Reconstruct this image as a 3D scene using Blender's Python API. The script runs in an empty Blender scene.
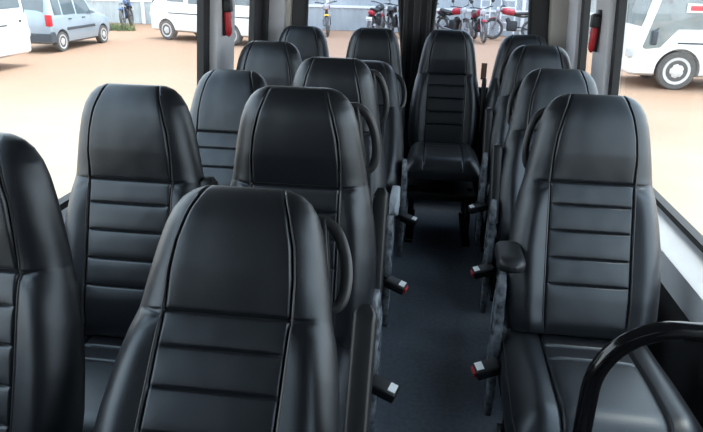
import bpy, bmesh, math, random
import numpy as np
from mathutils import Vector, Matrix, noise
random.seed(7)
PI = math.pi
SC = bpy.context.scene
COL = SC.collection

# ------------------------------------------------------------------ materials
def mat(name, col, rough=.5, metal=0., spec=.5, noise_amt=0., noise_scale=20., bump=0., bump_scale=200., col2=None, coat=0., sheen=0.):
    m = bpy.data.materials.new(name); m.use_nodes = True
    nt = m.node_tree; b = nt.nodes['Principled BSDF']
    b.inputs['Base Color'].default_value = (*col, 1)
    b.inputs['Roughness'].default_value = rough
    b.inputs['Metallic'].default_value = metal
    b.inputs['Specular IOR Level'].default_value = spec
    b.inputs['Coat Weight'].default_value = coat
    tc = nt.nodes.new('ShaderNodeTexCoord')
    if noise_amt or col2:
        n = nt.nodes.new('ShaderNodeTexNoise'); n.inputs['Scale'].default_value = noise_scale; n.inputs['Detail'].default_value = 6
        nt.links.new(tc.outputs['Object'], n.inputs['Vector'])
        r = nt.nodes.new('ShaderNodeValToRGB')
        c2 = col2 if col2 else tuple(c*(1-noise_amt) for c in col)
        r.color_ramp.elements[0].position = .35; r.color_ramp.elements[1].position = .68
        r.color_ramp.elements[0].color = (*c2, 1); r.color_ramp.elements[1].color = (*col, 1)
        nt.links.new(n.outputs['Fac'], r.inputs['Fac']); nt.links.new(r.outputs['Color'], b.inputs['Base Color'])
    if bump:
        n2 = nt.nodes.new('ShaderNodeTexNoise'); n2.inputs['Scale'].default_value = bump_scale; n2.inputs['Detail'].default_value = 3
        nt.links.new(tc.outputs['Object'], n2.inputs['Vector'])
        bp = nt.nodes.new('ShaderNodeBump'); bp.inputs['Strength'].default_value = bump; bp.inputs['Distance'].default_value = .003
        nt.links.new(n2.outputs['Fac'], bp.inputs['Height']); nt.links.new(bp.outputs['Normal'], b.inputs['Normal'])
    return m

def pane_mat(name, tint, refl=.08):
    m = bpy.data.materials.new(name); m.use_nodes = True
    nt = m.node_tree; nt.nodes.clear()
    out = nt.nodes.new('ShaderNodeOutputMaterial'); mx = nt.nodes.new('ShaderNodeMixShader')
    t = nt.nodes.new('ShaderNodeBsdfTransparent'); t.inputs['Color'].default_value = (*tint, 1)
    g = nt.nodes.new('ShaderNodeBsdfGlossy'); g.inputs['Roughness'].default_value = .02
    lw = nt.nodes.new('ShaderNodeLayerWeight'); lw.inputs['Blend'].default_value = .5
    pw = nt.nodes.new('ShaderNodeMath'); pw.operation = 'POWER'; pw.inputs[1].default_value = 5
    ma = nt.nodes.new('ShaderNodeMath'); ma.operation = 'MULTIPLY_ADD'; ma.inputs[1].default_value = .5; ma.inputs[2].default_value = refl*.25
    nt.links.new(lw.outputs['Facing'], pw.inputs[0]); nt.links.new(pw.outputs[0], ma.inputs[0]); nt.links.new(ma.outputs[0], mx.inputs['Fac'])
    nt.links.new(t.outputs[0], mx.inputs[1]); nt.links.new(g.outputs[0], mx.inputs[2])
    nt.links.new(mx.outputs[0], out.inputs['Surface'])
    return m

M = {}
M['leather'] = mat('black_leather', (.004,.005,.0075), .41, spec=.70, bump=.10, bump_scale=420)
M['leather'].node_tree.nodes['Principled BSDF'].inputs['Specular Tint'].default_value = (.86,.93,1,1)
_l = M['leather'].node_tree.nodes['Principled BSDF']; _l.inputs['Sheen Weight'].default_value = .045; _l.inputs['Sheen Roughness'].default_value = .45
M['piping'] = mat('seam_piping', (.030,.031,.034), .38)
M['plastic'] = mat('black_plastic', (.008,.009,.011), .45, noise_amt=.2, noise_scale=60)
M['handle'] = mat('handle_plastic', (.030,.031,.034), .38, noise_amt=.15, noise_scale=40)
M['gloss_black'] = mat('gloss_black_paint', (.005,.005,.006), .13, coat=.0, noise_amt=.1)
M['rubber'] = mat('black_rubber', (.012,.012,.014), .6, noise_amt=.2)
M['wrap'] = mat('wrapped_grey_plastic_glints', (.25,.275,.31), .18, bump=1.0, bump_scale=40, col2=(.035,.04,.048), noise_scale=30)  # pale noise patches paint the film's glints into the colour
M['grey_plastic'] = mat('light_grey_plastic', (.30,.33,.37), .4, noise_amt=.1)
M['red'] = mat('red_plastic', (.55,.02,.03), .35, noise_amt=.15)
M['white_label'] = mat('white_label', (.75,.75,.76), .5, noise_amt=.05)
M['brown'] = mat('brown_webbing', (.17,.09,.06), .7, noise_amt=.3)
M['carpet'] = mat('charcoal_vinyl_floor', (.130,.155,.190), .5, col2=(.090,.112,.142), noise_scale=55, bump=.5, bump_scale=160)
M['trim'] = mat('pale_grey_trim', (.80,.83,.88), .45, noise_amt=.06, noise_scale=8)
M['pillar'] = mat('pale_pillar_trim', (.74,.73,.76), .5, noise_amt=.08, noise_scale=6)
M['beige'] = mat('beige_pillar_trim', (.55,.51,.46), .5, noise_amt=.08, noise_scale=6)
M['ceil'] = mat('grey_headlining', (.10,.105,.11), .8, noise_amt=.05)
M['dark_wall'] = mat('dark_wall_lining', (.022,.023,.026), .6, noise_amt=.2)
M['black_door'] = mat('black_door_lining', (.010,.010,.012), .42, noise_amt=.2)
M['side_glass'] = pane_mat('clear_side_glass', (.96,.98,.97))
M['rear_glass'] = pane_mat('tinted_rear_glass', (.76,.79,.83))

# ------------------------------------------------------------------ mesh helpers
class MB:
    def __init__(s): s.v = []; s.f = []
    def add(s, vs, fs):
        o = len(s.v); s.v += [tuple(v) for v in vs]; s.f += [tuple(i+o for i in f) for f in fs]; return s
    def grid(s, rows, closed=False, cap0=False, cap1=False):
        n = len(rows[0]); vs = [p for r in rows for p in r]; fs = []
        for i in range(len(rows)-1):
            for j in range(n if closed else n-1):
                k = (j+1) % n
                fs.append((i*n+j, i*n+k, (i+1)*n+k, (i+1)*n+j))
        if cap0: fs.append(tuple(range(n))[::-1])
        if cap1: fs.append(tuple((len(rows)-1)*n+j for j in range(n)))
        return s.add(vs, fs)
    def box(s, c, size, rot=None, bev=.0, taper=1.):
        bm = bmesh.new(); bmesh.ops.create_cube(bm, size=1)
        for v in bm.verts:
            t = taper if v.co.z > 0 else 1.
            v.co = Vector((v.co.x*size[0]*t, v.co.y*size[1]*t, v.co.z*size[2]))
        if bev: bmesh.ops.bevel(bm, geom=bm.edges[:], offset=bev, segments=3, affect='EDGES', profile=.5)
        mtx = Matrix.Translation(c) @ (rot.to_4x4() if rot else Matrix())
        bm.verts.index_update()
        s.add([mtx @ v.co for v in bm.verts], [[v.index for v in f.verts] for f in bm.faces]); bm.free(); return s
    def tube(s, pts, r, n=12, caps=True, closed=False, flat=1.):
        pts = [Vector(p) for p in pts]; rows = []; prev = None; N = len(pts)
        for i, p in enumerate(pts):
            if closed: d = pts[(i+1) % N]-pts[i-1]
            else: d = pts[min(i+1, N-1)]-pts[max(i-1, 0)]
            d.normalize()
            if prev is None:
                a = Vector((0,0,1)) if abs(d.z) < .9 else Vector((1,0,0))
                u = d.cross(a).normalized()
            else: u = (prev-d*prev.dot(d)).normalized()
            prev = u; w = d.cross(u)
            rr = r[i] if isinstance(r, (list, tuple)) else r
            rows.append([p+(u*math.cos(t)+w*math.sin(t)*flat)*rr for t in [2*PI*k/n for k in range(n)]])
        if closed: rows.append(rows[0])
        return s.grid(rows, True, caps and not closed, caps and not closed)
    def lathe(s, prof, c=(0,0,0), axis='z', n=24):
        rows = []
        for r, h in prof:
            ring = []
            for k in range(n):
                t = 2*PI*k/n; a, b = r*math.cos(t), r*math.sin(t)
                p = (a, b, h) if axis == 'z' else ((h, a, b) if axis == 'x' else (b, h, a))
                ring.append(Vector(p)+Vector(c))
            rows.append(ring)
        return s.grid(rows, True, True, True)
    def prism(s, poly, f0, f1):
        n = len(poly); a = [f0(*p) for p in poly]; b = [f1(*p) for p in poly]
        fs = [tuple(range(n))[::-1], tuple(range(n, 2*n))]+[(i, (i+1) % n, n+(i+1) % n, n+i) for i in range(n)]
        return s.add(a+b, fs)
    def mesh(s, name, m, angle=35):
        me = bpy.data.meshes.new(name); me.from_pydata([tuple(v) for v in s.v], [], s.f)
        bm = bmesh.new(); bm.from_mesh(me); bmesh.ops.recalc_face_normals(bm, faces=bm.faces[:]); bm.to_mesh(me); bm.free()
        me.polygons.foreach_set('use_smooth', [True]*len(me.polygons)); me.set_sharp_from_angle(angle=math.radians(angle))
        me.materials.append(m); return me
    def build(s, name, m, parent=None, angle=35, **k):
        return put(name, s.mesh(name, m, angle), parent, **k)

def put(name, me, parent=None, loc=(0,0,0), rot=(0,0,0)):
    o = bpy.data.objects.new(name, me); COL.objects.link(o)
    o.location = loc; o.rotation_euler = rot
    if parent: o.parent = parent
    return o
def tag(o, label, cat, group=None, kind=None):
    o['label'] = label; o['category'] = cat
    if group: o['group'] = group
    if kind: o['kind'] = kind
    return o
def thing(name, label, cat, loc=(0,0,0), rz=0, group=None):
    o = bpy.data.objects.new(name, None); COL.objects.link(o); o.empty_display_size = .1
    o.location = loc; o.rotation_euler = (0,0,rz)
    return tag(o, label, cat, group)
def struct(name, mb, m, parent=None, label=None, cat=None):
    o = mb.build(name, m, parent)
    if not parent:
        o['kind'] = 'structure'
        if label: o['label'] = label; o['category'] = cat
    return o
def interp(x, tab):
    xs = [t[0] for t in tab]; return float(np.interp(x, xs, [t[1] for t in tab]))
def G(x, c, w): return math.exp(-((x-c)/w)**2)
def sm(a, b, x):
    t = min(1, max(0, (x-a)/(b-a))); return t*t*(3-2*t)

# ------------------------------------------------------------------ seat meshes
WPROF = [(-.02,.208),(.0,.218),(.05,.229),(.15,.234),(.25,.231),(.34,.221),(.41,.209),(.46,.196),(.52,.187),(.59,.174),(.635,.163),(.67,.150),(.695,.134),(.712,.115),(.722,.090)]
PPROF = [(-.02,.118),(.0,.120),(.10,.123),(.46,.123),(.54,.121),(.60,.114),(.66,.099),(.70,.085),(.74,.070)]   # half-width of the centre panel
SEAMS = [.135,.215,.298,.378]
NECK = .458
def back_front(x, s):
    """front surface offset (towards -y) of the backrest at lateral x, height s"""
    w = interp(s, WPROF); u = x/w; pw = interp(s, PPROF); ax = abs(x)
    T = interp(s, [(-.02,.072),(.1,.078),(.4,.070),(.46,.066),(.55,.070),(.64,.064),(.722,.060)])
    if s > .635: T *= math.sqrt(max(.04, 1-((s-.635)/.094)**2))
    if s < .02: T *= math.sqrt(max(.1, 1-((.02-s)/.06)**2))
    e = (max(0, 1-abs(u)**5.0))**.5
    y = T*e
    bol = sm(.50, .34, s)
    y += bol*.024*G(abs(u), .80, .20)*e                              # side bolsters
    y += .006*(1-bol)*G(abs(u), .72, .25)*e*sm(.72, .64, s)
    if ax < pw:
        edge = 1-(ax/pw)**8
        if s < NECK:
            bounds = [0]+SEAMS+[NECK]
            for a, b in zip(bounds, bounds[1:]):
                if a <= s < b:
                    t = (s-a)/(b-a); y += .0048*(1-(2*t-1)**4)*edge
        else:
            t = (s-NECK)/(.72-NECK); y += .014*math.sin(min(1, t*1.5)*PI*.5)*(1-t**3)*(1-(ax/pw)**2*.5)
        for q in SEAMS: y -= .0055*G(s, q, .0028)*edge
    y -= .009*G(s, NECK, .0045)*(1 if ax < pw else .35*G(ax, pw, .03))
    y -= .006*G(ax, pw, .0030)*sm(-.02, .03, s)
    # soft creases where the bolster turns into the headrest
    for k, (dx, sl) in enumerate([(.00,.35),(.0,.8),(.0,-.2)]):
        if ax > pw:
            q = s-(NECK-.012+ (ax-pw)*sl*(-1 if k else 1)); y -= .0035*G(q, 0, .006)*G(ax, pw+.018, .022)
    y += .0012*noise.noise(Vector((x*9, s*7, 3.1)))*e+.0005*noise.noise(Vector((x*26, s*22, 1.7)))*e
    return -y
PHI = math.radians(12.4)     # the headrest stands steeper than the back below it
_ss = np.linspace(-.05, .85, 901); _aa = np.array([-PHI*sm(.40, .50, v) for v in _ss])
_cy = np.concatenate([[0], np.cumsum(np.sin(_aa[:-1])*.001)]); _cz = np.concatenate([[0], np.cumsum(np.cos(_aa[:-1])*.001)])-.05
def bend(p):
    x, y, q = p; q = q+.009*sm(.5, .70, q)
    a = float(np.interp(q, _ss, _aa))
    return (x, float(np.interp(q, _ss, _cy))+y*math.cos(a), float(np.interp(q, _ss, _cz))-y*math.sin(a))
def make_backrest():
    S = sorted(set([round(v, 4) for v in list(np.linspace(-.02, .722, 96))+[q+d for q in SEAMS+[NECK] for d in (-.008,-.005,-.0025,0,.0025,.005,.008)]+list(np.linspace(.64, .722, 22))]))
    rows = []
    for s in S:
        w = interp(s, WPROF); pw = interp(s, PPROF)
        us = [-w*math.cos(t) for t in np.linspace(0, PI, 61)]
        xs = sorted(us+[sg*pw+d for sg in (-1, 1) for d in (-.009,-.006,-.003,0,.003,.006,.009)])
        ring = [(x, back_front(x, s), s) for x in xs]
        Tb = interp(s, [(-.02,.045),(.1,.060),(.4,.058),(.6,.05),(.722,.042)])
        if s > .64: Tb *= math.sqrt(max(.03, 1-((s-.64)/.088)**2))
        for t in np.linspace(PI, 0, 23)[1:-1]:
            u = -math.cos(t); ring.append((u*w, Tb*(max(0, 1-abs(u)**4))**.5, s))
        rows.append([bend(p) for p in ring])
    return MB().grid(rows, True, True, True).mesh('backrest', M['leather'], 60)
def make_piping(sg):
    pts = []
    for s in np.linspace(.0, .697, 60):
        x = sg*(interp(s, PPROF)+.0045)
        pts.append(bend((x, back_front(x, s)-.0005, s)))
    return MB().tube(pts, .0022, 6).mesh('piping', M['piping'])
CW = [(-.50,.236),(-.47,.246),(-.40,.250),(-.2,.243),(0,.232),(.05,.225)]
def cush_top(x, y):
    w = interp(y, CW); u = abs(x)/w; ax = abs(x)
    pw = .124+.006*sm(0, -.3, y)
    z = .435+.012*sm(0, -.35, y)
    e = max(0, 1-u**6)**.5
    fr = 1.
    if y < -.40: fr = math.sqrt(max(.02, 1-((-.40-y)/.104)**2))
    h = .088*e*fr
    if y > .0: h *= math.sqrt(max(.05, 1-(y/.055)**2))
    z = .36+(z-.36+.0)*1.0*fr*(.25+.75*e)+h*.45
    z += .020*G(u, .74, .17)*e*fr
    if ax < pw:
        edge = 1-(ax/pw)**8
        z += .010*edge*fr
        for q in (-.105, -.185): z -= .009*G(y, q, .0045)*edge
        z -= .006*sm(-.20, -.10, y)*edge
    z -= .010*G(ax, pw, .0045)*fr
    z += .0022*noise.noise(Vector((x*8, y*7, 5.3)))*e
    return z
def make_cushion():
    Y = sorted(set([round(v, 4) for v in list(np.linspace(-.50, .05, 70))+[q+d for q in (-.105,-.185) for d in (-.008,-.005,-.0025,0,.0025,.005,.008)]+list(np.linspace(-.5, -.42, 20))]))
    rows = []
    for y in Y:
        w = interp(y, CW); pw = .124+.006*sm(0, -.3, y)
        xs = sorted([-w*math.cos(t) for t in np.linspace(0, PI, 53)]+[sg*pw+d for sg in (-1, 1) for d in (-.009,-.006,-.003,0,.003,.006,.009)])
        ring = [(x, y, cush_top(x, y)) for x in xs]
        ring += [(w*.99, y, .345), (w*.93, y, .325)]+[(w*k, y, .322) for k in (.5, 0, -.5)]+[(-w*.93, y, .325), (-w*.99, y, .345)]
        rows.append(ring)
    return MB().grid(rows, True, True, True).mesh('cushion', M['leather'], 60)
def make_cushion_piping(sg):
    pts = []
    for y in np.linspace(-.01, -.46, 40):
        x = sg*(interp(y, CW)*.965); pts.append((x, y, cush_top(x, y)+.001))
    return MB().tube(pts, .0026, 6).mesh('piping', M['piping'])
def make_handle(sg):
    """D-shaped grab handle on the rear shoulder of a backrest, backrest frame"""
    pts = [(sg*.135,.035,.668),(sg*.158,.036,.668),(sg*.180,.036,.655),(sg*.198,.036,.625),(sg*.209,.036,.590),(sg*.213,.036,.555),(sg*.211,.036,.525),(sg*.205,.036,.503),(sg*.194,.035,.492),(sg*.178,.034,.494)]
    P = []
    for a, b in zip(pts, pts[1:]):
        for t in np.linspace(0, 1, 5)[:-1]: P.append(Vector(a).lerp(Vector(b), t))
    P.append(Vector(pts[-1]))
    for _ in range(3): P = [P[0]]+[(P[i-1]+P[i]*2+P[i+1])/4 for i in range(1, len(P)-1)]+[P[-1]]
    mb = MB().tube(P, .0105, 10, flat=1.2)
    mb.box((sg*.168,.040,.575), (.014,.030,.20), Matrix.Rotation(sg*-.14, 3, 'Y'), .005)     # mounting plate along the shoulder
    mb.v = [bend(p) for p in mb.v]
    return mb.mesh('grab_handle', M['handle'])
def make_armrest():
    rows = []
    for t in np.linspace(0, 1, 24):
        z = -.03+.40*t; w = .022*math.sqrt(max(.06, 1-max(0, (t-.96)/.045)**2)) if t > .96 else .022
        d = .030*(.8+.2*sm(0, .3, t))*(w/.022)
        rows.append([(w*math.copysign(abs(math.cos(a))**.38, math.cos(a)), d*math.copysign(abs(math.sin(a))**.38, math.sin(a)), z) for a in [2*PI*k/20 for k in range(20)]])
    return MB().grid(rows, True, True, True).mesh('armrest', M['plastic'], 50)
def make_cover():
    out = [(.030,.64),(.052,.61),(.050,.54),(.066,.47),(.060,.38),(.075,.27),(.058,.16),(.020,.10),(-.035,.11),(-.060,.20),(-.052,.32),(-.075,.42),(-.050,.52),(-.038,.60),(-.008,.64)]
    P = []
    for a, b in zip(out, out[1:]+out[:1]):
        for t in (0, .33, .66): P.append((a[0]+(b[0]-a[0])*t, a[1]+(b[1]-a[1])*t))
    for _ in range(2): P = [tuple((P[i-1][k]+2*P[i][k]+P[(i+1) % len(P)][k])/4 for k in (0, 1)) for i in range(len(P))]
    cx = sum(p[0] for p in P)/len(P); cz = sum(p[1] for p in P)/len(P)
    rows = []
    for k, (o, sc) in enumerate([(-.012,.93),(-.010,1),(.006,1),(.012,.93),(.016,.6),(.017,.2)]):
        rows.append([(o+.003*noise.noise(Vector((p[0]*40, p[1]*40, k))), cx+(p[0]-cx)*sc, cz+(p[1]-cz)*sc) for p in P])
    return MB().grid(rows, True, True, True).mesh('side_cover', M['wrap'], 60)
def make_stub(W0, H0, ex=.6):
    mb = MB(); rows = []
    for t in np.linspace(0, 1, 14):
        y = .05-.15*t; k = math.sqrt(max(.08, 1-max(0, (t-.75)/.26)**2)); h = (H0-.008*t)*k; w = W0*k
        rows.append([(w*math.copysign(abs(math.cos(a))**ex, math.cos(a)), y, .004*t+h*math.copysign(abs(math.sin(a))**ex, math.sin(a))) for a in [2*PI*q/20 for q in range(20)]])
    return mb.grid(rows, True, True, True)
stub_black = make_stub(.040, .030).mesh('arm_bracket', M['plastic']); stub_grey = make_stub(.018, .046, .3).mesh('arm_bracket', M['grey_plastic'])
def make_buckle(): return MB().box((.052,0,0), (.075,.046,.026), None, .006).tube([(-.03,.0,-.035),(-.005,0,-.012),(.02,0,0)], .009, 8).mesh('belt_buckle', M['plastic'])
me_back = make_backrest(); me_cush = make_cushion(); me_pip = {s: make_piping(s) for s in (-1, 1)}; me_cpip = {s: make_cushion_piping(s) for s in (-1, 1)}
me_hand = {s: make_handle(s) for s in (-1, 1)}; me_arm = make_armrest(); me_cov = make_cover(); me_buck = make_buckle()
me_btn = MB().box((.091,0,.0), (.008,.030,.016), None, .003).mesh('release_button', M['red'])
me_lab = MB().box((.074,0,.0135), (.020,.030,.002)).mesh('buckle_sticker', M['white_label'])
def _leg(sx):
    mb = MB(); x = sx*.17
    mb.tube([(x,-.36,.34),(x,-.37,.20),(x,-.39,.03)], .016, 10); mb.tube([(x,-.02,.34),(x,.02,.20),(x,.05,.03)], .016, 10)
    mb.box((x,-.17,.012), (.05,.52,.024), None, .004); return mb.mesh('leg', M['gloss_black'])
me_leg = {s: _leg(s) for s in (-1, 1)}
me_pan = MB().box((0,-.21,.305), (.40,.46,.05), None, .012).mesh('seat_frame', M['plastic'])

def seat(label, x, y, th, handle=0, arm=0, cover=0, stub=None, buckle=0, button='red', group='black leather passenger seats', arm_th=None, armx=.238, armz=.56, arml=1., stalk=False, bz=.38, wscale=1., cw=.92, jump=False):
    t = thing('bus_chair', label, 'seat', (x, y+.055, 0), 0, group)
    th = math.radians(th); B = dict(loc=(0,0,.487), rot=(-th,0,0))
    bk = put('backrest', me_back, t, **B); bk.scale = (wscale,1,1)
    for s in (-1, 1): put('piping', me_pip[s], bk)
    c = put('cushion', me_cush, t); c.scale.x = cw
    if jump: c.scale.z = .66; c.location.z = .215
    for s in (-1, 1): put('piping', me_cpip[s], c)
    put('seat_frame', me_pan, t)
    for s in (-1, 1): put('leg', me_leg[s], t)
    if handle:
        h = put('grab_handle', me_hand[handle], t, **B); h.scale = (wscale if handle > 0 else .90,1,1)
    if arm:
        a = th if arm_th is None else math.radians(arm_th)
        ar = put('armrest', me_arm, t, (arm*armx, .03, armz), (-a,0,0)); ar.scale.z = arml; ar.scale.x = .6 if jump else 1
    if cover:
        o = put('side_cover', me_cov, t, (cover*.245, .03, 0)); o.scale.x = cover; o['label'] = 'grey plastic-wrapped side cover'
    if stub:
        put('arm_bracket', stub_grey if stub == 'grey' else stub_black, t, (cover*(.262 if stub == 'grey' else .238), .0, .685 if stub == 'grey' else .715))
    if buckle:
        b = put('belt_buckle', me_buck, t, (buckle*(.228 if buckle > 0 else .216), -.07, bz), (0, .22, 0) if buckle > 0 else (0, .22, PI))
        b.scale = (1.15,1.3,1.3)
        if buckle > 0: b.rotation_euler = (0, .28, -.25)
        else: b.rotation_euler = (0, .28, PI+.2)
        if button == 'red':
            q = put('release_button', me_btn, b); q['label'] = 'red release button'
        put('buckle_sticker', me_lab, b)['label'] = 'white sticker'
    if stalk:
        MB().box((.225,.12,.955), (.034,.014,.10), None, .003).build('belt_stalk', M['brown'], t)['label'] = 'brown belt stalk'
    return t
SEATS = [
 # left window column
 dict(label='black leather window seat cut off by the left edge of the photo', x=-0.915, y=0.90, th=19, cw=.90),
 dict(label='black leather window seat on the left, just behind the cut-off seat', x=-0.838, y=1.500, th=18.4, arm=1, armx=.212, armz=.585),
 dict(label='black leather window seat in front of the left pillar carrying the red hammer', x=-0.805, y=2.143, th=34.9, wscale=.96, cw=.88),
 dict(label='black leather window seat with its top below the narrow left rear-side pane', x=-0.802, y=2.892, th=23.3),
 dict(label='black leather rear-row seat in the left back corner of the bus', x=-0.811, y=3.809, th=20.7, wscale=.95, cw=.86),
 # left aisle column
 dict(label='large black leather aisle seat in the left foreground, nearest and most reclined', x=-0.368, y=0.746, th=41.5, handle=1, arm=1, arm_th=32, armx=.280, armz=.615, cover=1, wscale=1.05),
 dict(label='upright black leather aisle seat directly behind the large foreground seat', x=-0.356, y=1.567, th=12.5, wscale=1.03, handle=1, arm=1, arm_th=18, cover=1, buckle=1, button='plain'),
 dict(label='black leather aisle seat left of the aisle with a pale grey arm bracket', x=-0.360, y=2.234, th=13.2, wscale=.96, cw=.88, handle=1, arm=0, cover=1, stub='grey', buckle=1),
 dict(label='mostly hidden reclined black leather aisle seat, only its grab handle and side showing', x=-0.335, y=2.950, th=43.0, handle=1, cover=1, buckle=1, button='plain'),
 dict(label='black leather rear-row seat in front of the right half of the left rear window', x=-0.352, y=3.780, th=18.1, wscale=.95, cw=.86),
 # centre of the rear row
 dict(label='black leather rear-row seat facing straight down the aisle, cushion in view', x=0.114, y=3.839, th=18.9, arm=1, arm_th=6, stalk=True, armx=.229, jump=True, wscale=.95, cw=.86),
 # right column
 dict(label='black leather seat on the right with its whole cushion in view behind the black rail', x=0.517, y=1.715, th=23.9, handle=-1, cover=-1, stub='black', buckle=-1, cw=1.),
 dict(label='black leather seat second back on the right, behind the one with its cushion in view', x=0.550, y=2.417, th=30.0, handle=-1, arm=-1, arml=.86, cover=-1, buckle=-1),
 dict(label='black leather seat third back on the right, just ahead of the rear row', x=0.572, y=3.177, th=24.1, handle=-1, arm=-1, arml=.86, cover=-1, buckle=-1, button='plain'),
 dict(label='black leather rear-row seat in the right back corner, its top against the right rear window', x=0.567, y=3.775, th=23.2, wscale=.92, cw=.86),
]
for a in SEATS: seat(**a)

# ------------------------------------------------------------------ bus shell
XL, XR = -1.16, .93          # glass planes at sill height
def xl(z): return XL+.07*(z-.75)
def xr(z): return XR-.075*(z-.72)
YF, YB = -.9, 4.36
struct('floor', MB().box(((XL+XR)/2, (YF+YB)/2, -.03), (XR-XL+.1, YB-YF+.1, .06)), M['carpet'], label='charcoal vinyl floor of the aisle', cat='floor')
mb = MB(); rows = []
for y in (YF-.05, YB+.05):
    rows.append([(x, y, 1.80+.17*(1-abs((x+.115)/1.0)**3) if abs(x+.115) < 1.0 else 1.80) for x in np.linspace(-1.12, .89, 25)]+[(x, y, 2.05) for x in np.linspace(.89, -1.12, 5)])
mb.grid(rows, True, True, True); struct('ceiling', mb, M['ceil'], label='grey curved bus ceiling', cat='ceiling')
# lower side walls (dark) with pale panel and ledge
def side_wall(name, f, sg, zs, ledge, zpan):
    mb = MB(); xi = f(.5)-sg*ledge
    mb.box((f(.35)-sg*.03, (YF+YB)/2, zs/2-.04), (.06, YB-YF, zs-.10+.04))
    mb.box((f(.2)-sg*ledge*.55, (YF+YB)/2, zpan/2), (ledge*.9, YB-YF, zpan))
    # header over the windows
    mb.add(*quad_slab(f, 1.76, 1.88, YF, YB, sg))
    return struct(name, mb, M['dark_wall'])
def quad_slab(f, z0, z1, y0, y1, sg, t=.05):
    vs = []
    for z in (z0, z1):
        for y in (y0, y1):
            for d in (-.01, t): vs.append((f(z)-sg*d, y, z))
    return vs, [(0,1,3,2),(4,6,7,5),(0,2,6,4),(1,5,7,3),(0,4,5,1),(2,3,7,6)]
ZSL, ZSR = .80, .715
side_wall('wall_left', xl, -1, ZSL, .04, .60)
side_wall('wall_right', xr, 1, ZSR, .09, .535)
def ledge(name, f, sg, zs, lw, zp, m):
    x0 = f(zs)+sg*.0; x1 = f(zs)-sg*lw
    prof = [(x0, zs-.012), (x0-sg*.012, zs-.028), (x1+sg*.012, zs-.066), (x1, zs-.078), (x1+sg*.004, zp), (x1+sg*.03, zp), (x0, zs-.09)]
    rows = [[(p[0], y, p[1]) for p in prof] for y in (YF, YB-.05)]
    return struct(name, MB().grid(rows, True, True, True), m)
ledge('trim_1', xl, -1, ZSL, .045, .60, M['trim'])
ledge('trim_2', xr, 1, ZSR, .090, .535, M['trim'])
# pillars (pale, standing in from the glass)
def pillar(name, f, sg, y0, y1, depth, m, z0, z1=1.80, bev=.015, t=-.02):
    mb = MB(); rows = []
    for z in np.linspace(z0, z1, 12):
        a, b = f(z)+sg*.03, f(z)-sg*depth
        r = .02
        rows.append([(a,y0,z),(b+sg*r,y0,z),(b+sg*r*.3,y0+r*.3,z),(b,y0+r,z),(b,y1-r,z),(b+sg*r*.3,y1-r*.3,z),(b+sg*r,y1,z),(a,y1,z)])
    mb.grid(rows, True, True, True); return struct(name, mb, m)
pillar('trim_3', xl, -1, 3.14, 3.44, .065, M['pillar'], ZSL-.05)
pillar('trim_4', xr, 1, 3.24, 3.50, .055, M['pillar'], ZSR-.05)
pillar('trim_11', xl, -1, 4.16, 4.23, .055, M['dark_wall'], ZSL-.05)
pillar('trim_5', xl, -1, 4.23, 4.33, .155, M['pillar'], ZSL-.05)
pillar('trim_6', xr, 1, 3.98, 4.33, .045, M['pillar'], ZSR-.05)
pillar('trim_7', xl, -1, 4.27, 4.34, .19, M['beige'], ZSL-.05)
pillar('trim_8', xr, 1, 4.24, 4.34, .15, M['beige'], ZSR-.05)
pillar('light_block_left', xl, -1, YF, .10, .06, M['pillar'], ZSL-.05)  # unseen wide upright, added to cut side light on the nearest seats
pillar('light_block_right', xr, 1, YF, .10, .06, M['pillar'], ZSR-.05)  # same added light block on the right, out of view
# windows: black rubber frame + pane
def side_window(name, f, sg, y0, y1, z0, z1=1.78, fr=.10, frl=None):
    frl = fr if frl is None else frl
    def ring(d):   # outer ring, inner ring
        o = [(y0,z0),(y1,z0),(y1,z1),(y0,z1)]; i = [(y0+frl,z0+.022),(y1-fr,z0+.022),(y1-fr,z1-.03),(y0+frl,z1-.03)]
        return [(f(z)-sg*d, y, z) for y, z in o]+[(f(z)-sg*d, y, z) for y, z in i]
    vs = ring(.022)+ring(-.012)
    fs = []
    for k in range(4):
        n = (k+1) % 4
        fs += [(k,n,4+n,4+k), (8+k,12+k,12+n,8+n), (k,8+k,8+n,n), (4+k,4+n,12+n,12+k)]
    w = struct(name, MB().add(vs, fs), M['rubber'])
    y0i, y1i = y0+frl-.005, y1-fr+.005
    p = [(f(z), y, z) for y, z in ((y0i,z0+.01),(y1i,z0+.01),(y1i,z1-.02),(y0i,z1-.02))]
    q = [(a+sg*.004, y, z) for a, y, z in p]
    MB().add(p+q, [(0,1,2,3),(4,7,6,5),(0,4,5,1),(1,5,6,2),(2,6,7,3),(3,7,4,0)]).build('pane', M['side_glass'], w)
    return w
side_window('window_1', xl, -1, .05, 3.15, ZSL-.02, fr=.10)
side_window('window_2', xl, -1, 3.40, 4.25, ZSL-.02, fr=.28, frl=.05)
side_window('window_3', xr, 1, .05, 3.26, ZSR-.02, fr=.08)
side_window('window_4', xr, 1, 3.48, 4.00, ZSR-.02, fr=.10, frl=.03)
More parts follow.
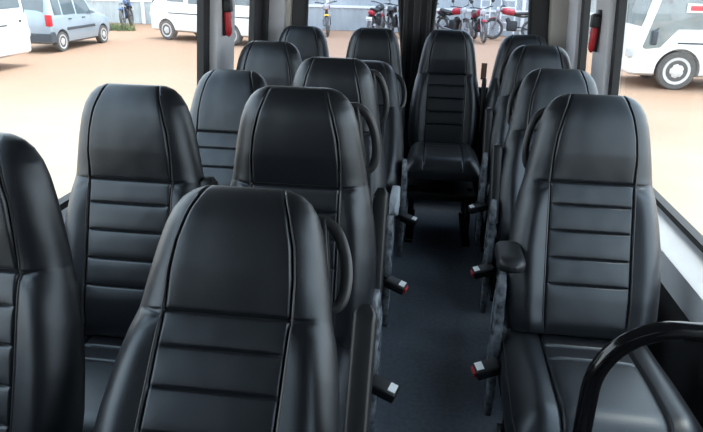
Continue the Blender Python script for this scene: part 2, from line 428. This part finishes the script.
# rear doors
CX = -.10
def rear_door(name, xa, xb, win):
    """black door panel with a window opening; win = (x0b, x1b, z0, x0t, x1t, z1)"""
    z0, z1 = 0.0, 1.86
    a, b, zb, c, d, zt = win
    o = [(xa,z0),(xb,z0),(xb,z1),(xa,z1)]; i = [(a,zb),(b,zb),(d,zt),(c,zt)]
    y0, y1 = 4.30, 4.35
    vs = [(x,y0,z) for x, z in o+i]+[(x,y1,z) for x, z in o+i]; fs = []
    for k in range(4):
        n = (k+1) % 4
        fs += [(k,n,4+n,4+k), (8+k,12+k,12+n,8+n), (k,8+k,8+n,n), (4+k,4+n,12+n,12+k)]
    dd = struct(name, MB().add(vs, fs), M['black_door'])
    # rubber seal round the opening
    mb = MB(); pts = i
    for k in range(4):
        n = (k+1) % 4
        mb.tube([(pts[k][0], 4.298, pts[k][1]), (pts[n][0], 4.298, pts[n][1])], .012, 8)
    mb.build('window_seal', M['rubber'], dd)
    p = [(a-.005,4.325,zb-.005),(b+.005,4.325,zb-.005),(d+.005,4.325,zt),(c-.005,4.325,zt)]
    q = [(x, y+.004, z) for x, y, z in p]
    MB().add(p+q, [(0,1,2,3),(4,7,6,5),(0,4,5,1),(1,5,6,2),(2,6,7,3),(3,7,4,0)]).build('pane', M['rear_glass'], dd)
    return dd
d1 = rear_door('door_1', XL, CX, (-.855,-.165,.80,-.815,-.255,1.72))
d2 = rear_door('door_2', CX, XR, (-.025,.655,.80,.042,.585,1.72))
struct('wall_rear', MB().box(((XL+XR)/2, 4.33, 1.94), (XR-XL+.1, .08, .20)), M['black_door'])
# vertical inner ribs next to the door gap
MB().box((CX-.075,4.285,1.2), (.03,.03,1.2), None, .008).build('door_rib', M['black_door'], d1)
MB().box((CX+.075,4.285,1.2), (.03,.03,1.2), None, .008).box((CX,4.292,.95), (.05,.02,1.8), None, .006).build('door_rib', M['black_door'], d2)
# unseen solid wall behind the camera, added to keep windscreen light off the seats
struct('front_light_block', MB().box(((XL+XR)/2, YF-.03, .93), (XR-XL+.1, .06, 1.90)), M['dark_wall'])

# grab rail in the right foreground
pts = [(.335,1.0,.03),(.333,1.0,.40),(.332,1.0,.74)]
for t in np.linspace(0, PI/2, 12): pts.append((.332+.13*(1-math.cos(t)), 1.0, .805+.137*math.sin(t)+.0))
pts += [(.62,.995,.945),(.86,.985,.953)]
rail = thing('grab_rail', 'curved black tubular grab rail standing in the right foreground', 'rail', (.335,1.0,0))
def off(ps, o): return [tuple(Vector(p)-Vector(o)) for p in ps]
MB().tube(off(pts, (.335,1.0,0)), .0170, 18).build('tube', M['gloss_black'], rail)
MB().lathe([(.045,0),(.045,.008),(.03,.014),(.022,.035)], (0,0,0)).build('floor_flange', M['gloss_black'], rail)
MB().lathe([(.022,-.02),(.03,-.006),(.045,0),(.045,.010)], (.535,-.015,.948), 'x').build('wall_flange', M['gloss_black'], rail)

# safety hammers on the pillars
def hammer(label, x, y, z, sg):
    t = thing('safety_hammer', label, 'hammer', (x, y, z), 0, 'red safety hammers on the pillars'); t.scale = (.85,.85,.85)
    # sg = direction from the pillar towards the cabin
    MB().box((sg*.012,0,.075), (.024,.05,.085), None, .006).box((sg*.006,0,-.02), (.012,.04,.20), None, .003).box((sg*.032,-.004,.055), (.05,.056,.075), None, .008).build('holder', M['plastic'], t)
    rows = []
    for q in np.linspace(0, 1, 16):
        zz = .06-.185*q; w = .017+.006*math.sin(q*PI); w *= math.sqrt(max(.1, 1-max(0, (q-.85)/.16)**2))
        rows.append([(sg*.030+w*math.cos(a), w*1.1*math.sin(a), zz) for a in [2*PI*k/14 for k in range(14)]])
    MB().grid(rows, True, True, True).build('handle', M['red'], t)['label'] = 'red handle'
    MB().lathe([(.003,-.05),(.012,-.03),(.012,.03),(.003,.05)], (sg*.035,0,.085), 'y', 14).build('hammer_head', M['plastic'], t)
    MB().box((sg*.052,0,-.045), (.003,.012,.05), None, .001).build('handle_label', M['white_label'], t)
hammer('red safety hammer in a black holder on the left pillar', xl(1.28)+.065, 3.22, 1.295, 1)
hammer('red safety hammer in a black holder on the right pillar', xr(1.28)-.055, 3.37, 1.265, -1)

# ------------------------------------------------------------------ outside
GZ = -.75
M['ground'] = mat('sandy_ground', (.35,.29,.22), .9, col2=(.275,.215,.155), noise_scale=.35, bump=.4, bump_scale=6)
_nt = M['ground'].node_tree; _b = _nt.nodes['Principled BSDF']; _src = _b.inputs['Base Color'].links[0].from_socket
_tc = [n for n in _nt.nodes if n.type == 'TEX_COORD'][0]; _sx = _nt.nodes.new('ShaderNodeSeparateXYZ'); _nt.links.new(_tc.outputs['Object'], _sx.inputs[0])
_n = _nt.nodes.new('ShaderNodeTexNoise'); _n.inputs['Scale'].default_value = .22; _n.inputs['Detail'].default_value = 7; _nt.links.new(_tc.outputs['Object'], _n.inputs['Vector'])
_m = _nt.nodes.new('ShaderNodeMath'); _m.operation = 'MULTIPLY_ADD'; _m.inputs[1].default_value = 9.; _nt.links.new(_n.outputs['Fac'], _m.inputs[0]); _nt.links.new(_sx.outputs['Y'], _m.inputs[2])
_r = _nt.nodes.new('ShaderNodeMapRange'); _r.inputs['From Min'].default_value = 10; _r.inputs['From Max'].default_value = 20; _nt.links.new(_m.outputs[0], _r.inputs['Value'])
_mx = _nt.nodes.new('ShaderNodeMix'); _mx.data_type = 'RGBA'; _nt.links.new(_r.outputs[0], _mx.inputs['Factor']); _nt.links.new(_src, _mx.inputs['A']); _mx.inputs['B'].default_value = (.30,.18,.118,1)
_nt.links.new(_mx.outputs['Result'], _b.inputs['Base Color'])
M['sheet'] = mat('pale_sheet_wall', (.44,.49,.51), .6, noise_amt=.15, noise_scale=1.5)
M['post'] = mat('white_post', (.85,.86,.87), .6, noise_amt=.08)
M['white_body'] = mat('white_vehicle_paint', (.78,.79,.80), .25, coat=.5, noise_amt=.03)
M['blue_body'] = mat('silver_blue_paint', (.30,.36,.42), .3, metal=.2, coat=.5, noise_amt=.04)
M['car_glass'] = mat('vehicle_glass', (.10,.13,.15), .08, spec=.9, noise_amt=.2, noise_scale=2)
M['pale_glass'] = mat('pale_vehicle_glass', (.16,.19,.19), .08, spec=.9, noise_amt=.4, noise_scale=2.5)
M['tyre'] = mat('dusty_hazy_tyre', (.12,.115,.11), .8, noise_amt=.3)  # grey lifted for dust and for washed-out haze, put into the colour
M['hub'] = mat('silver_hub', (.62,.63,.65), .4, metal=.3, noise_amt=.1)
M['bumper'] = mat('dark_bumper', (.055,.065,.08), .6, noise_amt=.15)
M['chrome'] = mat('bike_metal', (.35,.36,.38), .3, metal=.8, noise_amt=.2)
M['engine'] = mat('bike_engine', (.045,.047,.052), .5, metal=.3, noise_amt=.4)
M['bike_red'] = mat('bike_red', (.42,.02,.04), .3, noise_amt=.2)
M['bike_blue'] = mat('bike_blue', (.08,.16,.38), .3, noise_amt=.2)
M['bike_black'] = mat('bike_black', (.02,.02,.023), .3, noise_amt=.2)
M['bike_yellow'] = mat('bike_yellow', (.75,.45,.03), .4, noise_amt=.2)
M['grass'] = mat('green_grass', (.17,.22,.10), .8, noise_amt=.4, noise_scale=3)
M['shutter'] = mat('blue_shutter', (.20,.42,.60), .5, noise_amt=.15, noise_scale=2)
M['amber'] = mat('lamp_clear', (.50,.53,.56), .15, noise_amt=.1)
M['plate'] = mat('number_plate', (.8,.8,.78), .5, noise_amt=.05)
M['blue_panel'] = mat('blue_curtain', (.03,.20,.42), .6, noise_amt=.3, noise_scale=4)

rows = []
for y in np.linspace(-40, 70, 111):
    rows.append([(x, y, GZ+.03*noise.noise(Vector((x*.35, y*.35, 0)))*(1 if abs(x) < 40 else 0)) for x in np.linspace(-60, 60, 121)])
struct('ground', MB().grid(rows), M['ground'], label='bare sandy ground of the yard', cat='ground')

# long sheet wall at the back of the yard
WY = 27.0
ww = thing('boundary_wall', 'long pale sheet-metal wall along the back of the yard', 'wall', (0, WY, GZ))
xs = np.arange(-24, 13.01, .05)
rows = [[(x, .02*math.sin(x*2*PI/.3), z) for x in xs] for z in (0, 3.4)]
rb = [[(x, .06, z) for x in xs] for z in (3.4, 0)]
MB().grid(rows+rb).build('sheeting', M['sheet'], ww, 80)
for x in (-20,-16.2,-12.4,-8.2,-4.35,-.6,3.6,7.6,11.6): MB().box((x,-.07,1.7), (.14,.08,3.4), None, .01).build('post', M['post'], ww)
MB().box((-5.5,-.04,.95), (36,.05,.10)).build('rail', M['post'], ww)
# blue roller shutter beyond the right-hand windows
sh = thing('roller_shutter', 'blue slatted roller shutter seen past the right red hammer', 'shutter', (8.6, WY-.5, GZ))
rows = [[(x, -.03*abs(math.sin(z*PI/.16)), z) for x in (-1.5, 1.5)] for z in np.arange(.0, 3.2, .02)]
MB().grid(rows).build('slats', M['shutter'], sh)
for s in (-1.55, 1.55): MB().box((s,.02,1.6), (.14,.14,3.2), None, .01).build('post', M['post'], sh)

# ---- vehicles: lofted shells with cut wheel arches
def shell(name, st, m, parent, wheels, arch):
    rows = []
    for x, zb, zt, zr, wb, wr in st:
        h = [(0,zb),(wb-.12,zb),(wb-.02,zb+.06),(wb,zb+.16),(wb+.012,(zb+zt)/2),(wb,zt-.03),(wb-.012,zt)]
        if zr > zt+.15: h += [(wr+.015,zr-.12),(wr-.02,zr-.045),(wr-.10,zr),(wr*.5,zr+.02),(0,zr+.025)]
        else: h += [(wb-.03,zt+(zr-zt)*.3),(wb-.08,zt+(zr-zt)*.6),(wb-.18,zt+(zr-zt)*.85),(wb*.5,zr),(0,zr+.005)]
        ring = [(x,-y,z) for y, z in h]+[(x,y,z) for y, z in h[-2:0:-1]]
        rows.append(ring)
    o = MB().grid(rows, True, True, True).build(name, m, parent, 32)
    cut = MB()
    for wx, r, hw in wheels:
        for s in (-1, 1): cut.lathe([(arch*r, s*(hw-.26)), (arch*r, s*(hw+.2))], (wx, 0, r), 'y', 32)
    c = cut.build('cutter', m, parent)
    bo = o.modifiers.new('arches', 'BOOLEAN'); bo.object = c; bo.operation = 'DIFFERENCE'; bo.solver = 'EXACT'
    dg = bpy.context.evaluated_depsgraph_get(); dg.update()
    me = bpy.data.meshes.new_from_object(o.evaluated_get(dg)); o.modifiers.clear(); o.data = me; me.name = name
    me.polygons.foreach_set('use_smooth', [True]*len(me.polygons)); me.set_sharp_from_angle(angle=math.radians(32))
    bpy.data.objects.remove(c); return o
def wheel(parent, x, y, r, s, w=.18):
    t = MB().lathe([(r*.69,-w/2),(r*.94,-w/2),(r,-w/2+.03),(r,w/2-.03),(r*.94,w/2),(r*.69,w/2)], (0,0,0), 'y', 36).build('wheel', M['tyre'], parent, loc=(x, y, r))
    rows = []
    for q, d in [(.73,-.03),(.70,.004),(.66,.002),(.56,.0),(.51,-.002),(.46,-.004),(.41,-.004),(.36,.0),(.30,.006),(.2,.014),(.05,.016)]:
        ring = []
        for k in range(60):
            a = 2*PI*k/60; dd = d-(.035*max(0, math.cos(5*a))**5 if .34 < q < .52 else 0)
            ring.append((r*q*math.cos(a), s*(w/2+dd), r*q*math.sin(a)))
        rows.append(ring)
    MB().grid(rows, True, False, True).build('hub', M['hub'], t)
    return t
def side_pane(parent, name, poly, wb, zt, wr, zr, s, m, lift=.008):
    """pane on the sloping upper side: lateral offset follows belt (wb, zt) to roof edge (wr, zr-.12)"""
    def yy(z, d): return s*(wb-.012+(wr+.015-wb+.012)*(z-zt)/(zr-.12-zt)+d)
    return MB().prism(poly, lambda x, z: (x, yy(z, -.02), z), lambda x, z: (x, yy(z, lift), z)).build(name, m, parent)

# silver-blue hatchback (local x = forwards)
car = thing('hatchback_car', 'silver-blue five-door hatchback parked with its tail towards the bus', 'car', (-10.98, 16.45, GZ+.01), PI/2, None)
st = [(-.02,.36,.80,.84,.66,.5),(.0,.32,.93,.97,.70,.6),(.05,.28,.95,1.14,.725,.66),(.13,.25,.95,1.56,.735,.61),(.22,.22,.95,1.62,.74,.61),(.6,.2,.95,1.665,.74,.615),(1.3,.2,.94,1.675,.74,.62),(1.75,.2,.93,1.65,.74,.615),(1.95,.2,.93,1.60,.74,.60),(2.3,.2,.92,1.27,.74,.64),(2.62,.2,.91,.985,.735,.66),(2.95,.2,.86,.92,.725,.62),(3.3,.22,.76,.83,.69,.58),(3.45,.28,.66,.72,.62,.5),(3.50,.34,.55,.6,.52,.4)]
shell('body', st, M['blue_body'], car, [(.50,.275,.74),(2.83,.275,.74)], 1.22)
for x in (.50, 2.83):
    for s in (-1, 1): wheel(car, x, s*.655, .275, s, .165)
for s in (-1, 1):
    for poly in ([(.26,.99),(.62,.99),(.62,1.52),(.30,1.50)], [(.70,.98),(1.32,.98),(1.30,1.54),(.70,1.54)], [(1.42,.97),(2.22,.96),(1.88,1.50),(1.42,1.53)]):
        side_pane(car, 'window_pane', poly, .74, .945, .615, 1.665, s, M['car_glass'], .012)
    MB().box((1.55,s*.755,.60), (1.55,.016,.075), None, .006).build('side_moulding', M['bumper'], car)
    for x in (.98, 1.72): MB().box((x,s*.755,.86), (.16,.022,.03), None, .008).build('door_handle', M['bumper'], car)
    MB().box((2.16,s*.80,1.0), (.10,.15,.10), None, .03).build('door_mirror', M['blue_body'], car)
    MB().box((.045,s*.675,.86), (.14,.14,.30), None, .02).build('tail_lamp', M['red'], car)['label'] = 'red tail lamp'
    MB().box((3.36,s*.56,.66), (.16,.20,.14), Matrix.Rotation(-s*.3, 3, 'Z'), .04).build('headlamp', M['amber'], car)
MB().prism([(-.04,.30),(-.04,.50),(.02,.56),(.20,.56),(.20,.28)], lambda x, z: (x,-.745,z), lambda x, z: (x,.745,z)).build('rear_bumper', M['bumper'], car)
MB().box((3.44,0,.42), (.20,1.28,.22), None, .06).build('front_bumper', M['bumper'], car)
MB().prism([(.02,1.02),(.045,1.02),(.145,1.52),(.115,1.52)], lambda x, z: (x,-.56,z), lambda x, z: (x,.56,z)).build('rear_window', M['car_glass'], car)
MB().prism([(2.58,1.04),(2.62,1.03),(2.0,1.60),(1.96,1.60)], lambda x, z: (x,-.56,z), lambda x, z: (x,.56,z)).build('windscreen', M['car_glass'], car)
MB().box((-.012,0,.70), (.012,.42,.11), None, .003).build('number_plate', M['plate'], car)

# generic van / minibus
def van(label, name, loc, rz, L, H, W, wheels, r, belt, rake, panes, zb=.28):
    t = thing(name, label, 'van', loc, rz)
    hw = W/2
    # local x=0 front, x=L rear
    st = [(-.04,zb+.04,.62,.70,hw-.14,hw-.3),(.0,zb+.01,.86,.94,hw-.06,hw-.2),(.05,zb,belt-.12,belt-.02,hw-.02,hw-.12)]
    for q in np.linspace(.15, 1, 5): st.append((.06+rake*q, zb, belt-.1+.1*q, belt+(H-belt)*q**.9, hw, hw-.09))
    st += [(rake+.35,zb,belt,H+.03,hw,hw-.10),(L*.5,zb,belt,H+.05,hw,hw-.10),(L-.3,zb,belt,H+.03,hw,hw-.10),(L-.08,zb,belt,H-.03,hw-.01,hw-.12),(L,zb+.05,belt,H-.20,hw-.05,hw-.16)]
    shell('body', st, M['white_body'], t, [(x, r, hw) for x in wheels], 1.16)
    for x in wheels:
        for s in (-1, 1): wheel(t, x, s*(hw-.11), r, s, .22)
    for s in (-1, 1):
        for poly, m in panes: side_pane(t, 'window_pane', poly, hw, belt, hw-.10, H+.03, s, M[m], .012)
        MB().box((L*.5+.2,s*(hw+.012),belt-.30), (L-1.3,.014,.035), None, .004).build('side_moulding', M['bumper'], t)
        MB().box((-.03,s*(hw-.20),.76), (.14,.28,.20), None, .03).build('headlamp', M['amber'], t)
        MB().box((L-.02,s*(hw-.09),.95), (.06,.12,.34), None, .02).build('tail_lamp', M['red'], t)
    MB().prism([(.075,belt+.02),(.10,belt-.0),(rake+.02,H-.12),(rake-.02,H-.10)], lambda x, z: (x-.02,-(hw-.075),z), lambda x, z: (x-.02,(hw-.075),z)).build('windscreen', M['pale_glass'], t)
    MB().box((.02,0,zb+.17), (.16,W-.14,.26), None, .05).build('front_bumper', M['white_body'], t)
    MB().box((L-.01,0,zb+.14), (.10,W-.10,.20), None, .04).build('rear_bumper', M['bumper'], t)
    return t
# white van side-on beyond the car
v = van('white van parked side-on beyond the car, its front wheel showing left of the pillar', 'panel_van', (-9.25,22.10,GZ), math.radians(-21.8), 5.2, 2.0, 1.75, (.72,3.5), .32, 1.18, .75,
    [([(.80,1.24),(1.55,1.24),(1.55,1.75),(1.10,1.75)], 'car_glass'), ([(1.75,1.20),(2.9,1.20),(2.9,1.75),(1.75,1.75)], 'car_glass'), ([(3.05,1.24),(4.8,1.24),(4.8,1.75),(3.05,1.75)], 'car_glass')])
# white van at the left edge, front away from the bus
v2 = van('tall white van cut off by the left edge of the photo, beside the hatchback', 'passenger_van', (-10.48,14.45,GZ), -PI/2, 5.0, 2.1, 1.9, (1.75,4.0), .34, 1.28, .12,
    [([(.25,1.34),(1.75,1.32),(1.75,1.85),(.25,1.85)], 'car_glass'), ([(1.9,1.32),(3.3,1.32),(3.3,1.85),(1.9,1.85)], 'car_glass'), ([(3.4,1.32),(4.7,1.32),(4.7,1.85),(3.4,1.85)], 'car_glass')])
for s in (-1, 1):
    MB().box((.35,s*.958,1.05), (.10,.02,.05), None, .01).build('door_handle', M['bumper'], v2)
    MB().box((.16,s*.953,.95), (.012,.012,.9)).build('door_seam', M['bumper'], v2)
# white minibus on the right, its front towards the left
v3 = van('white minibus outside the right window, its front wheel and windscreen showing', 'minibus', (4.42,15.62,GZ), math.radians(0), 6.6, 2.55, 2.0, (.95,4.6), .41, 1.30, .30,
    [([(.14,.90),(.20,.86),(.50,.90),(.82,1.28),(1.65,1.30),(1.65,2.2),(.46,2.2)], 'pale_glass'), ([(1.75,1.33),(3.3,1.33),(3.3,2.2),(1.75,2.2)], 'pale_glass'), ([(3.4,1.33),(5.0,1.33),(5.0,2.2),(3.4,2.2)], 'pale_glass')])
MB().box((.34,-1.08,1.10), (.10,.10,.30), None, .03).tube([(.42,-.98,1.3),(.36,-1.07,1.24)], .015, 8).build('door_mirror', M['bumper'], v3)
MB().box((1.30,-1.0,1.72), (.80,.016,.18), None, .004).build('window_sticker', M['white_label'], v3)['label'] = 'white framed window sticker'
MB().box((1.32,-1.012,1.72), (.70,.010,.10), None, .002).build('sticker_panel', M['red'], v3)['label'] = 'red panel of the sticker'

# ---- motorcycles
def motorcycle(label, x, y, rz, body, accent=None, lean=.08, s=1.15):
    t = thing('motorcycle', label, 'motorcycle', (x, y, GZ+.01), rz, 'motorcycles parked along the back of the yard')
    t.rotation_euler = (lean, 0, rz); t.scale = (s, s, s)
    R = .29
    for wx in (-.62, .62):
        w = MB().tube([(wx+R*math.cos(a), 0, R+.045+R*math.sin(a)) for a in [2*PI*k/28 for k in range(28)]], .045, 8, closed=True).build('wheel', M['tyre'], t)
        sp = MB()
        for k in range(6):
            a = PI*k/6; sp.tube([(wx+R*math.cos(a),0,R+.045+R*math.sin(a)), (wx-R*math.cos(a),0,R+.045-R*math.sin(a))], .008, 5)
        sp.lathe([(.06,-.05),(.06,.05)], (wx,0,R+.045), 'y', 14).build('rim', M['chrome'], w)
    MB().tube([(.62,-.07,.335),(.50,-.07,.72),(.42,-.06,.98)], .022, 8).tube([(.62,.07,.335),(.50,.07,.72),(.42,.06,.98)], .022, 8).build('fork', M['chrome'], t)
    MB().box((.02,0,.45), (.34,.22,.32), None, .05).box((.16,0,.62), (.14,.16,.16), Matrix.Rotation(.5, 3, 'Y'), .03).build('engine', M['engine'], t)
    MB().tube([(.42,0,.90),(.1,0,.80),(-.3,0,.74),(-.72,0,.80)], .03, 8).tube([(-.62,.08,.335),(-.2,.08,.42),(.02,.08,.35)], .022, 8).tube([(-.62,-.08,.335),(-.2,-.08,.42),(.02,-.08,.35)], .022, 8).build('frame', M['engine'], t)
    rows = []
    for q in np.linspace(0, 1, 14):
        xx = .40-.46*q; k = math.sqrt(max(.04, 1-(2*q-1)**4)); rows.append([(xx, .125*k*math.cos(a), .86+.05*(1-q)+.11*k*math.sin(a)) for a in [2*PI*j/16 for j in range(16)]])
    MB().grid(rows, True, True, True).build('fuel_tank', M[body], t)
    rows = []
    for q in np.linspace(0, 1, 14):
        xx = -.02-.74*q; k = math.sqrt(max(.05, 1-(2*q-1)**6)); rows.append([(xx, (.12-.03*q)*k*math.cos(a), .83+.07*q*q+.055*k*math.sin(a)) for a in [2*PI*j/14 for j in range(14)]])
    MB().grid(rows, True, True, True).build('seat', M['bike_black'], t)
    MB().box((-.66,0,.76), (.30,.16,.14), Matrix.Rotation(.25, 3, 'Y'), .04).build('tail_fairing', M[accent or body], t)
    MB().box((-.84,0,.80), (.05,.12,.06), None, .015).build('tail_lamp', M['red'], t)
    fw = []
    for wx, a0, a1 in ((.62, .35*PI, .95*PI),):
        rows = []
        for a in np.linspace(a0, a1, 14): rows.append([(wx+(R+.09)*math.cos(a), yy, R+.045+(R+.09-abs(yy)*.4)*math.sin(a)) for yy in (-.075,-.03,.03,.075)])
        rows2 = [[(px, py, pz-.012) for px, py, pz in r] for r in rows]
        MB().grid(rows).grid(rows2).build('front_fender', M[accent or body], t)
    rows = []
    for a in np.linspace(.2*PI, .8*PI, 12): rows.append([(-.62-(R+.08)*math.cos(a), yy, R+.045+(R+.10)*math.sin(a)) for yy in (-.07,0,.07)])
    MB().grid(rows).build('rear_fender', M['bike_black'], t)
    MB().tube([(.30,-.36,1.06),(.40,-.22,1.05),(.43,0,1.0),(.40,.22,1.05),(.30,.36,1.06)], .016, 8).build('handlebar', M['bike_black'], t)
    for q in (-1, 1):
        MB().tube([(.36,q*.27,1.06),(.38,q*.31,1.20)], .008, 6).lathe([(.01,-.012),(.055,-.008),(.055,.008),(.01,.012)], (.38,q*.33,1.23), 'x', 16).build('mirror', M['bike_black'], t)
    MB().lathe([(.05,-.08),(.09,-.03),(.095,.03),(.05,.055)], (.52,0,.93), 'x', 18).build('headlamp', M['amber'], t)
    MB().box((-.90,0,.60), (.012,.20,.12), None, .003).build('number_plate', M['plate'], t)
    MB().tube([(.05,-.13,.30),(-.3,-.15,.33),(-.75,-.16,.42)], [.025,.04,.045], 10).build('exhaust', M['chrome'], t)
    return t
motorcycle('blue motorcycle standing in the grass beyond the hatchback', -12.30, 25.2, math.radians(283), 'bike_blue', 'bike_blue', s=1.1)
motorcycle('red and yellow motorcycle end-on at the left of the left rear window', -3.95, 24.7, math.radians(-82), 'bike_red', 'bike_yellow')
motorcycle('dark motorcycle with a white plate in the middle of the left rear window', -2.15, 24.9, math.radians(78), 'bike_black', 'bike_red')
motorcycle('dark motorcycle half hidden by the right frame of the left rear window', -1.35, 25.1, math.radians(-70), 'bike_black')
motorcycle('black motorcycle at the left of the right rear window', -.05, 25.1, math.radians(-100), 'bike_black')
motorcycle('red and black motorcycle with a pale lamp, left of the one beside the white ladder', .85, 24.7, math.radians(-55), 'bike_red', 'bike_black')
motorcycle('red motorcycle end-on just left of the white ladder', 1.75, 24.2, math.radians(-80), 'bike_red')
motorcycle('red motorcycle side-on at the right of the right rear window', 3.0, 25.0, math.radians(170), 'bike_red')

# white ladders against the wall
def ladder(label, x, y, w, h):
    t = thing('ladder', label, 'ladder', (x, y, GZ), 0, 'white ladders leaning on the sheet wall'); t.rotation_euler = (-.16, 0, 0)
    for s in (-1, 1): MB().box((s*w/2,0,h/2), (.05,.07,h), None, .008).build('rail', M['post'], t)
    for k in range(1, int(h/.28)): MB().tube([(-w/2,0,k*.28),(w/2,0,k*.28)], .022, 8).build('rung', M['post'], t)
ladder('narrow white ladder, left of the two at the back wall', 2.05, 26.1, .36, 2.9)
ladder('white ladder, right of the two at the back wall', 2.95, 26.3, .55, 2.9)

# grass around the blue motorcycle
rows = MB()
for k in range(500):
    a = random.uniform(0, 2*PI); q = math.sqrt(random.random()); px, py = -12.05+.8*q*math.cos(a), 23.6+.4*q*math.sin(a)
    h = random.uniform(.10, .34); d = random.uniform(0, PI); lx, ly = random.uniform(-.12,.12), random.uniform(-.12,.12)
    dx, dy = .012*math.cos(d), .012*math.sin(d)
    rows.add([(px-dx,py-dy,GZ-.02),(px+dx,py+dy,GZ-.02),(px+lx*.4+dx*.7,py+ly*.4+dy*.7,GZ+h*.6),(px+lx,py+ly,GZ+h),(px+lx*.4-dx*.7,py+ly*.4-dy*.7,GZ+h*.6)], [(0,1,2,3,4)])
tag(rows.build('grass', M['grass']), 'patch of green grass in front of the blue motorcycle', 'grass', kind='stuff')

# ------------------------------------------------------------------ light
w = bpy.data.worlds.new('sky'); SC.world = w; w.use_nodes = True
nt = w.node_tree; bg = nt.nodes['Background']; bg.inputs['Strength'].default_value = 3.6
tc = nt.nodes.new('ShaderNodeTexCoord'); sep = nt.nodes.new('ShaderNodeSeparateXYZ'); rp = nt.nodes.new('ShaderNodeValToRGB')
rp.color_ramp.elements[0].color = (.90,.95,1,1); rp.color_ramp.elements[1].color = (.66,.82,1,1); rp.color_ramp.elements[1].position = .8
nt.links.new(tc.outputs['Generated'], sep.inputs[0]); nt.links.new(sep.outputs['Z'], rp.inputs['Fac']); nt.links.new(rp.outputs['Color'], bg.inputs['Color'])
mm = nt.nodes.new('ShaderNodeMath'); mm.operation = 'MULTIPLY_ADD'; mm.inputs[1].default_value = .3; mm.inputs[2].default_value = 4.3      # the sky is brighter on the right
nt.links.new(sep.outputs['X'], mm.inputs[0]); nt.links.new(mm.outputs[0], bg.inputs['Strength'])
sun = bpy.data.lights.new('sun', 'SUN'); sun.energy = 4.6; sun.angle = .35; sun.color = (1,.95,.86)
so = bpy.data.objects.new('sun', sun); COL.objects.link(so); so.rotation_euler = (math.radians(-8), math.radians(12), 0)

# ------------------------------------------------------------------ camera
f, p, yw, r, H = 623.2921, .3719, -.1162, .0234, 1.5082
fw = Vector((math.sin(yw)*math.cos(p), math.cos(yw)*math.cos(p), -math.sin(p)))
rt = Vector((math.cos(yw), -math.sin(yw), 0)); up = rt.cross(fw)
rt2 = rt*math.cos(r)+up*math.sin(r); up2 = up*math.cos(r)-rt*math.sin(r)
cd = bpy.data.cameras.new('camera'); co = bpy.data.objects.new('camera', cd); COL.objects.link(co)
mw = Matrix((rt2, up2, -fw)).transposed().to_4x4(); mw.translation = (0,0,H); co.matrix_world = mw
cd.sensor_width = 36; cd.lens = 36*f/703; cd.clip_start = .02; cd.clip_end = 300
SC.camera = co
SC.cycles.use_denoising = True
SC.cycles.max_bounces = 12; SC.cycles.transparent_max_bounces = 16
SC.view_settings.view_transform = 'Standard'; SC.view_settings.look = 'None'; SC.view_settings.gamma = 1; SC.view_settings.exposure = 0.0
SC.view_settings.use_curve_mapping = False
